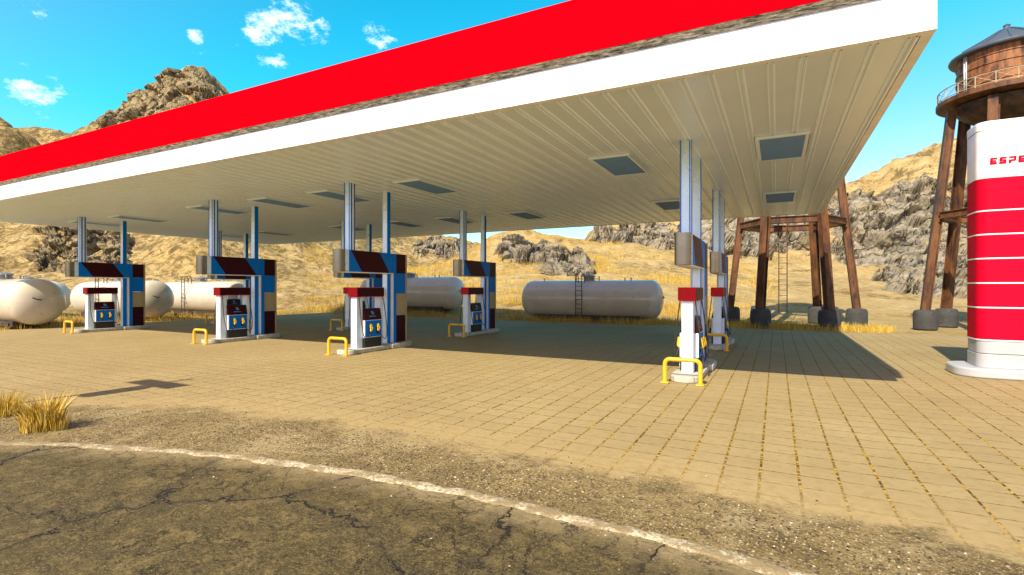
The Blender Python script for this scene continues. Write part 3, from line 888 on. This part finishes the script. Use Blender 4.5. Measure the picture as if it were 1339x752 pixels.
def make_portal():
    r = empty('pump_portal', (0, 0, 0))
    # front column, chamfered with grooves
    def column(x, y0, y1, z0, z1, ch):
        P = [(-x+ch, y0), (x-ch, y0), (x, y0+ch), (x, y1-ch), (x-ch, y1), (-x+ch, y1), (-x, y1-ch), (-x, y0+ch)]
        m = MB(); m.prism(P, z0, z1)
        c = m.build('column', M['colwhite'], r)
        for s in (-1, 1):
            t = MB(); side_plate(t, [(y0+ch+.004, z0+.002), (y1-ch-.004, z0+.002), (y1-ch-.004, z1-.004), (y0+ch+.004, z1-.004)], s*x, .006)
            t.build('side_cladding', M['blue'], c)
        return c
    c1 = column(.11, -1.16, -.93, 2.972, ZS-.003, .03)
    t = MB()
    for s in (-1, 1):
        t.box(s*.088-.009, s*.088+.009, -1.172, -1.1605, 2.974, ZS-.006)
    t.build('front_trim', M['blue'], c1)
    t = MB()
    for s in (-1, 1):
        t.box(min(s*.1165, s*.121), max(s*.1165, s*.121), -1.075, -1.02, 2.974, ZS-.006)
    t.build('white_trim', M['white'], c1)
    column(.09, .42, .6, .152, ZS-.003, .012)
    # header box with a rounded steel nose
    m = MB(); m.box(-.15, .15, -1.38, .615, 2.352, 2.968); hb = m.build('header_box', M['blue'], r, .006)
    P = [(-.15, -1.384)] + [(-.15+.1-.1*math.cos(R(k)), -1.52-.09*math.sin(R(k))) for k in range(0, 91, 15)] + [(.15-.1+.1*math.sin(R(k)), -1.52-.09*math.cos(R(k))) for k in range(0, 91, 15)] + [(.15, -1.384)]
    MB().prism(P, 2.345, 2.972, smooth=True).build('steel_nose', M['steel'], hb)
    for s in (-1, 1):
        m = MB(); side_plate(m, [(-1.17, 2.964), (.02, 2.964), (.47, 2.356), (-.72, 2.356)], s*.15, .005); m.build('maroon_stripe', M['maroon'], hb)
        m = MB(); side_plate(m, [(-1.378, 2.356), (-1.24, 2.356), (-1.24, 2.964), (-1.378, 2.964)], s*.15, .004); m.build('white_stripe', M['colwhite'], hb)
    m = MB(); m.box(-.155, .155, -1.37, .61, 2.325, 2.348); m.build('underside_trim', M['white'], hb)
    # rear pylon
    m = MB(); m.box(-.15, .15, .62, .80, .152, 2.968); py = m.build('pylon', M['blue'], r, .006)
    m = MB(); m.box(-.15, .15, 1.27, 1.33, .152, 2.97); m.build('edge_frame', M['tan'], py, .004)
    m = MB(); m.box(-.151, .151, .617, .66, .154, 2.35); m.build('white_trim', M['white'], py)
    for nm, mt, za, zb in (('maroon_panel', 'maroon', .152, .565), ('maroon_panel', 'maroon', .573, 1.0), ('tan_panel', 'tan', 1.006, 1.70), ('blue_panel', 'blue', 1.706, 2.348), ('maroon_panel', 'maroon', 2.354, 2.966)):
        MB().box(-.128, .128, .802, 1.268, za, zb).build(nm, M[mt], py, .004)
    return r
WHERE = {(0, 0): ('nearest', 'at right, seen end on'), (0, 1): ('small shaded', 'just behind the nearest one at right'),
         (1, 0): ('half sunlit', 'in the middle, left of the silver tank'), (1, 1): ('shaded', 'between the two grey tanks'),
         (2, 0): ('half sunlit', 'left of centre, in front of a cream tank'), (2, 1): ('mostly hidden', 'behind the middle front one'),
         (3, 0): ('sunlit', 'farthest left of all'), (3, 1): ('partly hidden', 'behind the one left of centre')}
protos = [('pump_island', make_island(), '{} pale concrete kerb island {}', 'kerb island', 'pump islands'),
          ('guard_hoop', make_hoop(), '{} yellow pipe guard hoop {}', 'guard hoop', 'guard hoops before the pumps'),
          ('fuel_pump', make_pump(), '{} red capped fuel pump {}', 'fuel pump', 'fuel pumps'),
          ('pump_portal', make_portal(), '{} blue and maroon header {}', 'portal', 'striped headers over the pumps')]
for nm, p, lab, cat, grp in protos:
    first = True
    for i, u in enumerate(UC):
        for j, v in enumerate(ROWS):
            o = p if first else copy_tree(p); first = False
            o.location = (u, v-1.52 if nm == 'guard_hoop' else v, 0.003)
            a, b = WHERE[(i, j)]
            tag(o, lab.format(a, b), cat, grp)

# ------------------------------------------------------------------ storage tanks (long axis = u)
def make_tank():
    r = empty('storage_tank', (0, 0, 0))
    L, RD, ZC, cap = 4.15, 1.07, 1.26, .62
    prof = []
    for k in range(0, 13):
        a = R(90*k/12); prof.append((RD*math.sin(a), -L+cap-cap*math.cos(a)))
    prof += [(RD, x) for x in np.linspace(-L+cap+.3, L-cap-.3, 12)]
    for k in range(12, -1, -1):
        a = R(90*k/12); prof.append((RD*math.sin(a), L-cap+cap*math.cos(a)))
    m = MB(); m.lathe(prof, 48, 'x', (0, 0, ZC)); sh = m.build('shell', M['tank'], r)
    m = MB()
    for x in (-1.6, 1.55): m.lathe([(RD+.002, x-.012), (RD+.006, x-.006), (RD+.006, x+.006), (RD+.002, x+.012)], 48, 'x', (0, 0, ZC))
    m.build('weld_band', M['tank'], sh)
    zt = ZC+RD
    m = MB(); m.lathe([(.30, zt-.03), (.30, zt+.20), (.36, zt+.20), (.36, zt+.235), (.33, zt+.255), (.28, zt+.30), (.14, zt+.33), (0, zt+.34)], 28)
    for k in range(12):
        a = R(30*k); m.cyl((.335*math.cos(a), .335*math.sin(a), zt+.18), (.335*math.cos(a), .335*math.sin(a), zt+.275), .018, n=6)
    m.build('manhole_dome', M['gasket'], r)
    m = MB()
    for x in (-.42, -.06):
        yb = -1.13
        P = [(x, yb, .02), (x, yb, zt+.1)] + [(x, yb+.22-.22*math.cos(R(k)), zt+.16+.2*math.sin(R(k))) for k in range(0, 181, 20)] + [(x, yb+.44, zt-.15)]
        m.tube(P, .022, 8)
    for k in range(9): m.cyl((-.42, -1.13, .25+k*.25), (-.06, -1.13, .25+k*.25), .014, n=8)
    m.build('ladder', M['darkiron'], r)
    m = MB()
    for x, h in ((-2.75, .09), (-.75, .22), (.62, .2), (2.1, .08), (2.45, .1)):
        m.cyl((x, -.12, zt-.05), (x, -.12, zt+h), .03, n=8); m.cyl((x, -.12, zt+h), (x, -.12, zt+h+.03), .05, n=8)
    m.build('valve', M['gasket'], r)
    m = MB(); P = [(-.8, -.25, zt+.08), (.7, -.25, zt+.08)]; m.tube(P, .018, 6); m.build('top_rail', M['darkiron'], r)
    m = MB()
    for y in (-.6, .6): m.box(-3.2, 3.0, y-.09, y+.09, .12, .36)
    for x in (-2.7, 0, 2.6): m.box(x-.12, x+.12, -.75, .75, 0, .3)
    m.build('skid', M['darkiron'], r, .01)
    m = MB()
    m.tube([(4.1, -.1, ZC+.1), (4.22, -.1, ZC+.1), (4.24, -.25, ZC+.12), (4.24, -.42, ZC+.2)], .025, 8)
    m.build('end_handle', M['darkiron'], r)
    return r
tk = make_tank(); first = True
for u, v, lab in ((-9.55, 28.2, 'long silver grey tank standing clear behind the right columns'),
                  (-22.25, 28.0, 'grey tank partly hidden by the middle pump, its right end showing'),
                  (-34.0, 11.0, 'large cream tank cut off by the left photo edge'),
                  (-45.5, 15.9, 'far cream tank squeezed between the two leftmost tanks'),
                  (-35.3, 16.7, 'rounded cream tank behind the far left pump'),
                  (-34.9, 21.4, 'cream tank with ladder left of the second pump')):
    o = tk if first else copy_tree(tk); first = False
    o.location = (u, v, terrain_z(u, v)-.02)
    tag(o, lab, 'storage tank', 'storage tanks round the station')

# ------------------------------------------------------------------ water towers
def make_tower():
    r = empty('water_tower', (0, 0, 0))
    RB, RT, ZL = 2.8, 1.86, 9.75
    def rad(z): return RB+(RT-RB)*(z-.9)/(ZL-.9)
    for k in range(6):
        a = R(60*k+2); c, s = math.cos(a), math.sin(a)
        m = MB()
        p0, p1 = Vector((rad(.7)*c, rad(.7)*s, .7)), Vector((RT*c, RT*s, ZL))
        q = (p1-p0).to_track_quat('Z', 'Y').to_matrix().to_4x4(); Mx = Matrix.Translation(p0) @ Matrix.Rotation(a, 4, 'Z')
        tilt = math.atan2(RB-RT, ZL-.9); Mx = Matrix.Translation(p0) @ Matrix.Rotation(a, 4, 'Z') @ Matrix.Rotation(-tilt, 4, 'Y')
        L = (p1-p0).length; w = .165
        m.box(-w, -w+.05, -w, w, 0, L, Mx); m.box(w-.05, w, -w, w, 0, L, Mx); m.box(-w+.05, w-.05, -.10, .10, 0, L, Mx)
        leg = m.build('leg', M['rust'], r, .008)
        m = MB(); m.lathe([(.40, 0), (.45, .05), (.46, .5), (.45, .78), (.40, .88), (.30, .91), (0, .92)], 24, c=(RB*c, RB*s, -.02))
        m.build('footing', M['foot'], leg)
    for zz, nm in ((5.1, 'ring_beam'),):
        for k in range(6):
            a0, a1 = R(60*k+2), R(60*k+62); rr = rad(zz)
            p0 = Vector((rr*math.cos(a0), rr*math.sin(a0), zz)); p1 = Vector((rr*math.cos(a1), rr*math.sin(a1), zz))
            L = (p1-p0).length; ang = math.atan2(p1.y-p0.y, p1.x-p0.x)
            Mx = Matrix.Translation((p0+p1)/2) @ Matrix.Rotation(ang, 4, 'Z')
            m = MB(); h = L/2-.21
            m.box(-h, h, -.16, .16, .12, .16, Mx); m.box(-h, h, -.16, .16, -.16, -.12, Mx); m.box(-h, h, -.1, .1, -.12, .12, Mx)
            m.build('ring_beam', M['rust'], r, .006)
    RP = 2.36
    MB().lathe([(0, 9.90), (RP-.06, 9.90), (RP, 9.93), (RP, 10.1), (RP-.05, 10.14), (0, 10.14)], 56).build('platform', M['rust'], r)
    m = MB(); m.lathe([(0, 8.95), (.6, 9.0), (1.2, 9.2), (1.6, 9.5), (1.75, 9.82)], 40); m.build('tank_bowl', M['rustdark'], r)
    m = MB(); NP = 22; rr = RP-.07
    def pt(k, z): a = 2*math.pi*k/NP; return (rr*math.cos(a), rr*math.sin(a), z)
    for z, q in ((10.60, .022), (10.2, .016)): m.tube([pt(k/4, z) for k in range(NP*4)], q, 6, True)
    for k in range(NP):
        m.cyl(pt(k, 10.14), pt(k, 10.6), .018, n=6)
        m.cyl(pt(k, 10.2), pt(k+1, 10.58), .011, n=6); m.cyl(pt(k+1, 10.2), pt(k, 10.58), .011, n=6)
    m.build('railing', M['rail'], r)
    RK = 1.64; prof = [(RK, 10.142)]
    for z in (10.5, 10.86, 11.22, 11.58): prof += [(RK, z-.03), (RK+.035, z-.02), (RK+.035, z+.02), (RK, z+.03)]
    prof += [(RK, 12.06)]
    MB().lathe(prof, 56).build('tank', M['rusttank'], r)
    m = MB(); m.lathe([(RK+.01, 11.83), (1.9, 11.86), (1.93, 11.92), (1.9, 11.99), (1.0, 12.5), (.25, 12.95), (.12, 13.0), (.1, 13.1), (.13, 13.16), (0, 13.24)], 56)
    for k in range(14):
        a = R(360/14*k); c, s = math.cos(a), math.sin(a)
        m.tube([(1.86*c, 1.86*s, 12.03), (1.0*c, 1.0*s, 12.52), (.26*c, .26*s, 12.97)], .022, 6)
    m.build('roof', M['roofmetal'], r)
    m = MB()
    for da in (-1.7, 1.7):
        a = R(-155.5+da); m.cyl(((RK+.07)*math.cos(a), (RK+.07)*math.sin(a), 10.145), ((RK+.07)*math.cos(a), (RK+.07)*math.sin(a), 11.86), .026, n=8)
    m.build('downpipe', M['silver'], r)
    # ladder
    m = MB(); a = math.atan2(1.63, -.33); lr = 1.66
    bx, by = lr*math.cos(a), lr*math.sin(a); tx, ty = -math.sin(a), math.cos(a)
    for s in (-.2, .2): m.cyl((bx+tx*s, by+ty*s, .5), (bx+tx*s, by+ty*s, 9.83), .022, n=6)
    for k in range(32): m.cyl((bx-tx*.2, by-ty*.2, .6+k*.29), (bx+tx*.2, by+ty*.2, .6+k*.29), .014, n=6)
    m.build('ladder', M['rust'], r)
    return r
tw = make_tower()
tw.location = (.65, 29.5, 0); tag(tw, 'rusty water tower whose legs stand beyond the canopy corner', 'water tower', 'rusty water towers')
t2 = copy_tree(tw); t2.location = (8.8, 29.3, 0); tag(t2, 'rusty water tower with railed tank, standing behind the red sign', 'water tower', 'rusty water towers')

# ------------------------------------------------------------------ price sign pylon
def make_sign():
    r = empty('station_sign', (5.57, 14.68, 0))
    tag(r, 'tall red and white pylon sign at the right photo edge', 'sign')
    hw, hd = 1.75, .46
    def st(x, y, rad, n=10):
        P = []
        for cxx, cyy, a0 in ((x-rad, y-rad, 0), (-x+rad, y-rad, 90), (-x+rad, -y+rad, 180), (x-rad, -y+rad, 270)):
            for k in range(n+1): a = R(a0+90*k/n); P.append((cxx+rad*math.cos(a), cyy+rad*math.sin(a)))
        return P
    MB().prism(st(hw+.38, hd+.24, .5), 0.001, .2, smooth=True).build('plinth', M['signgrey'], r, .035, 3)
    MB().prism(st(hw, hd, .22), .2, .49, smooth=True).build('base_panel', M['signgrey'], r, .01)
    MB().prism(st(hw-.012, hd-.012, .21), .5, .77, smooth=True).build('base_panel', M['signgrey'], r, .01)
    zb = [.80, 1.49, 2.01, 2.53, 3.04, 3.54, 4.24]
    for a, b in zip(zb, zb[1:]):
        MB().prism(st(hw, hd, .22), a, b-.032, smooth=True).build('red_panel', M['signred'], r, .006)
    for z in zb: MB().prism(st(hw+.004, hd+.004, .222), z-.03, z-.002, smooth=True).build('white_band', M['white'], r, .004)
    hd_ = MB().prism(st(hw, hd, .22), 4.244, 5.22, smooth=True).build('white_head', M['white'], r, .006)
    MB().prism(st(hw+.004, hd+.004, .222), 5.226, 5.42, smooth=True).build('top_cap', M['white'], r, .02)
    # lettering ESPE : bold slanted block letters
    LET = {'E': [[(0, 0), (.105, 0), (.105, .040), (.040, .040), (.040, .053), (.095, .053), (.095, .086), (.040, .086), (.040, .106), (.105, .106), (.105, .14), (0, .14)]],
           'S': [[(0, 0), (.095, 0), (.105, .012), (.105, .076), (.095, .087), (.040, .087), (.040, .106), (.105, .106), (.105, .14), (.01, .14), (0, .128), (0, .064), (.01, .053), (.071, .053), (.071, .040), (0, .040)]],
           'P': [[(0, 0), (.040, 0), (.040, .042), (.095, .042), (.107, .056), (.107, .126), (.095, .14), (0, .14), (0, .106), (.073, .106), (.073, .076), (0, .076)]]}
    m = MB(); x = 4.00-5.57
    for ch in 'ESPE':
        for poly in LET[ch]:
            P = [(px*1.08+py*.07, py) for px, py in poly]
            Mx = Matrix.Translation((x, -hd-.001, 4.49)) @ Matrix.Rotation(R(90), 4, 'X')
            m.prism(P, -.008, .012, Mx)
        x += .149
    m.build('lettering', M['signred'], hd_)
make_sign()

# ------------------------------------------------------------------ roadside pole (left of the frame, its shadow crosses the paving)
def make_pole():
    r = empty('utility_pole', (-11.5, -.6, 0)); tag(r, 'wooden utility pole left of the road, throwing a cross shaped shadow', 'utility pole')
    MB().cyl((0, 0, -.1), (0, 0, 6.5), .075, .05, 14).build('pole_shaft', M['wood'], r)
    MB().box(-.72, .72, -.1, -.04, 5.78, 6.15).build('crossarm_board', M['wood'], r, .01)
    m = MB(); m.lathe([(.10, 4.8), (.2, 4.86), (.2, 5.5), (.12, 5.62), (0, 5.66)], 20, c=(.2, 0, 0)); m.build('transformer', M['gasket'], r)
make_pole()

# ------------------------------------------------------------------ world, sun, camera
LDIR = Vector((.11, 1.08, -1)).normalized()
w = bpy.data.worlds.new('World'); scene.world = w; w.use_nodes = True
t = NT(w.node_tree); bg = t.n['Background']
sky = t.node('ShaderNodeTexSky', sky_type='NISHITA'); sky.sun_disc = False
sky.sun_elevation = math.asin(-LDIR.z); sky.sun_rotation = math.atan2(-LDIR.x, -LDIR.y)
sky.air_density = 1.0; sky.dust_density = .4; sky.ozone_density = 1.0; sky.altitude = 300
dirv = t.vmath('NORMALIZE', t.node('ShaderNodeTexCoord').outputs['Generated'])
dz = t.xyz(dirv)[2]
dze = t.math('SUBTRACT', dz, t.ss(t.xyz(dirv)[0], -.5, .25, 0, .15))
tint = t.ramp(t.lin(dze, 0, .5), [(0, (1.1, 1.15, 1.1)), (.2, (.75, 1.2, 1.2)), (.55, (.16, 1.5, 1.42)), (1, (.07, 1.45, 1.42))])
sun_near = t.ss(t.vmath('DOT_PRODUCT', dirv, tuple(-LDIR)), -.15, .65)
tint = t.mix(sun_near, tint, (1.32, 1.08, 1.10))          # warm tint added to the unseen sunward sky to steer fill light
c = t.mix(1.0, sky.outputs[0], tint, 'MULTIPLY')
# scattered small cumulus
q = t.vmath('DIVIDE', dirv, t.comb(t.math('ADD', t.math('MAXIMUM', dz, 0), .25), t.math('ADD', t.math('MAXIMUM', dz, 0), .25), t.math('ADD', t.math('MAXIMUM', dz, 0), .25)))
cn = t.noise(9.0, 9, .72, t.vmath('ADD', q, (3.1, 1.7, .4)))
cb = t.noise(1.35, 3, .5, t.vmath('ADD', q, (1.2, 7.3, 0)))
def sdir(px, py):
    l, d, e = (px-F)/F, 1.0, (376-py)/F
    u, v = uv(l, d); return tuple(Vector((u, v, e)).normalized())
blob = None
for px, py, wd in ((345, 38, .07), (385, 30, .06), (350, 68, .05), (365, 8, .05), (495, 44, .05), (55, 120, .06), (257, 47, .02), (40, 5, .04), (415, 38, .04)):
    g = t.ss(t.vmath('LENGTH', t.vmath('SUBTRACT', dirv, sdir(px, py))), wd*.2, wd, 1, 0)
    blob = g if blob is None else t.math('MAXIMUM', blob, g)
cov = t.math('ADD', t.math('MULTIPLY', blob, .24), t.math('MULTIPLY', t.ss(cb, .55, .75), .12))
cl = t.ss(t.math('ADD', cn, cov), .69, .86)
c = t.mix(t.math('MULTIPLY', cl, .85), c, (6.5, 7.6, 8.2))
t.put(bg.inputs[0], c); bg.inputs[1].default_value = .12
sl = bpy.data.lights.new('sun', 'SUN'); sl.energy = 4.8; sl.angle = R(.5); sl.color = (1, .91, .74)
so = bpy.data.objects.new('sun', sl); COL.objects.link(so); so.rotation_euler = LDIR.to_track_quat('-Z', 'Y').to_euler()
so.location = (-10, -30, 40)

cam = bpy.data.cameras.new('camera'); co = bpy.data.objects.new('camera', cam); COL.objects.link(co)
co.location = (0, 0, H); co.rotation_euler = (R(90), 0, YAW)
cam.sensor_width = 36; cam.lens = 18.0; cam.clip_end = 5000; cam.clip_start = .05
scene.camera = co
scene.view_settings.view_transform = 'Standard'; scene.view_settings.look = 'None'
scene.view_settings.exposure = .78; scene.view_settings.gamma = 1
scene.view_settings.use_curve_mapping = False
scene.render.engine = 'CYCLES'
cy_ = scene.cycles
cy_.use_denoising = True; cy_.max_bounces = 8; cy_.diffuse_bounces = 4; cy_.glossy_bounces = 3
cy_.sample_clamp_indirect = 6
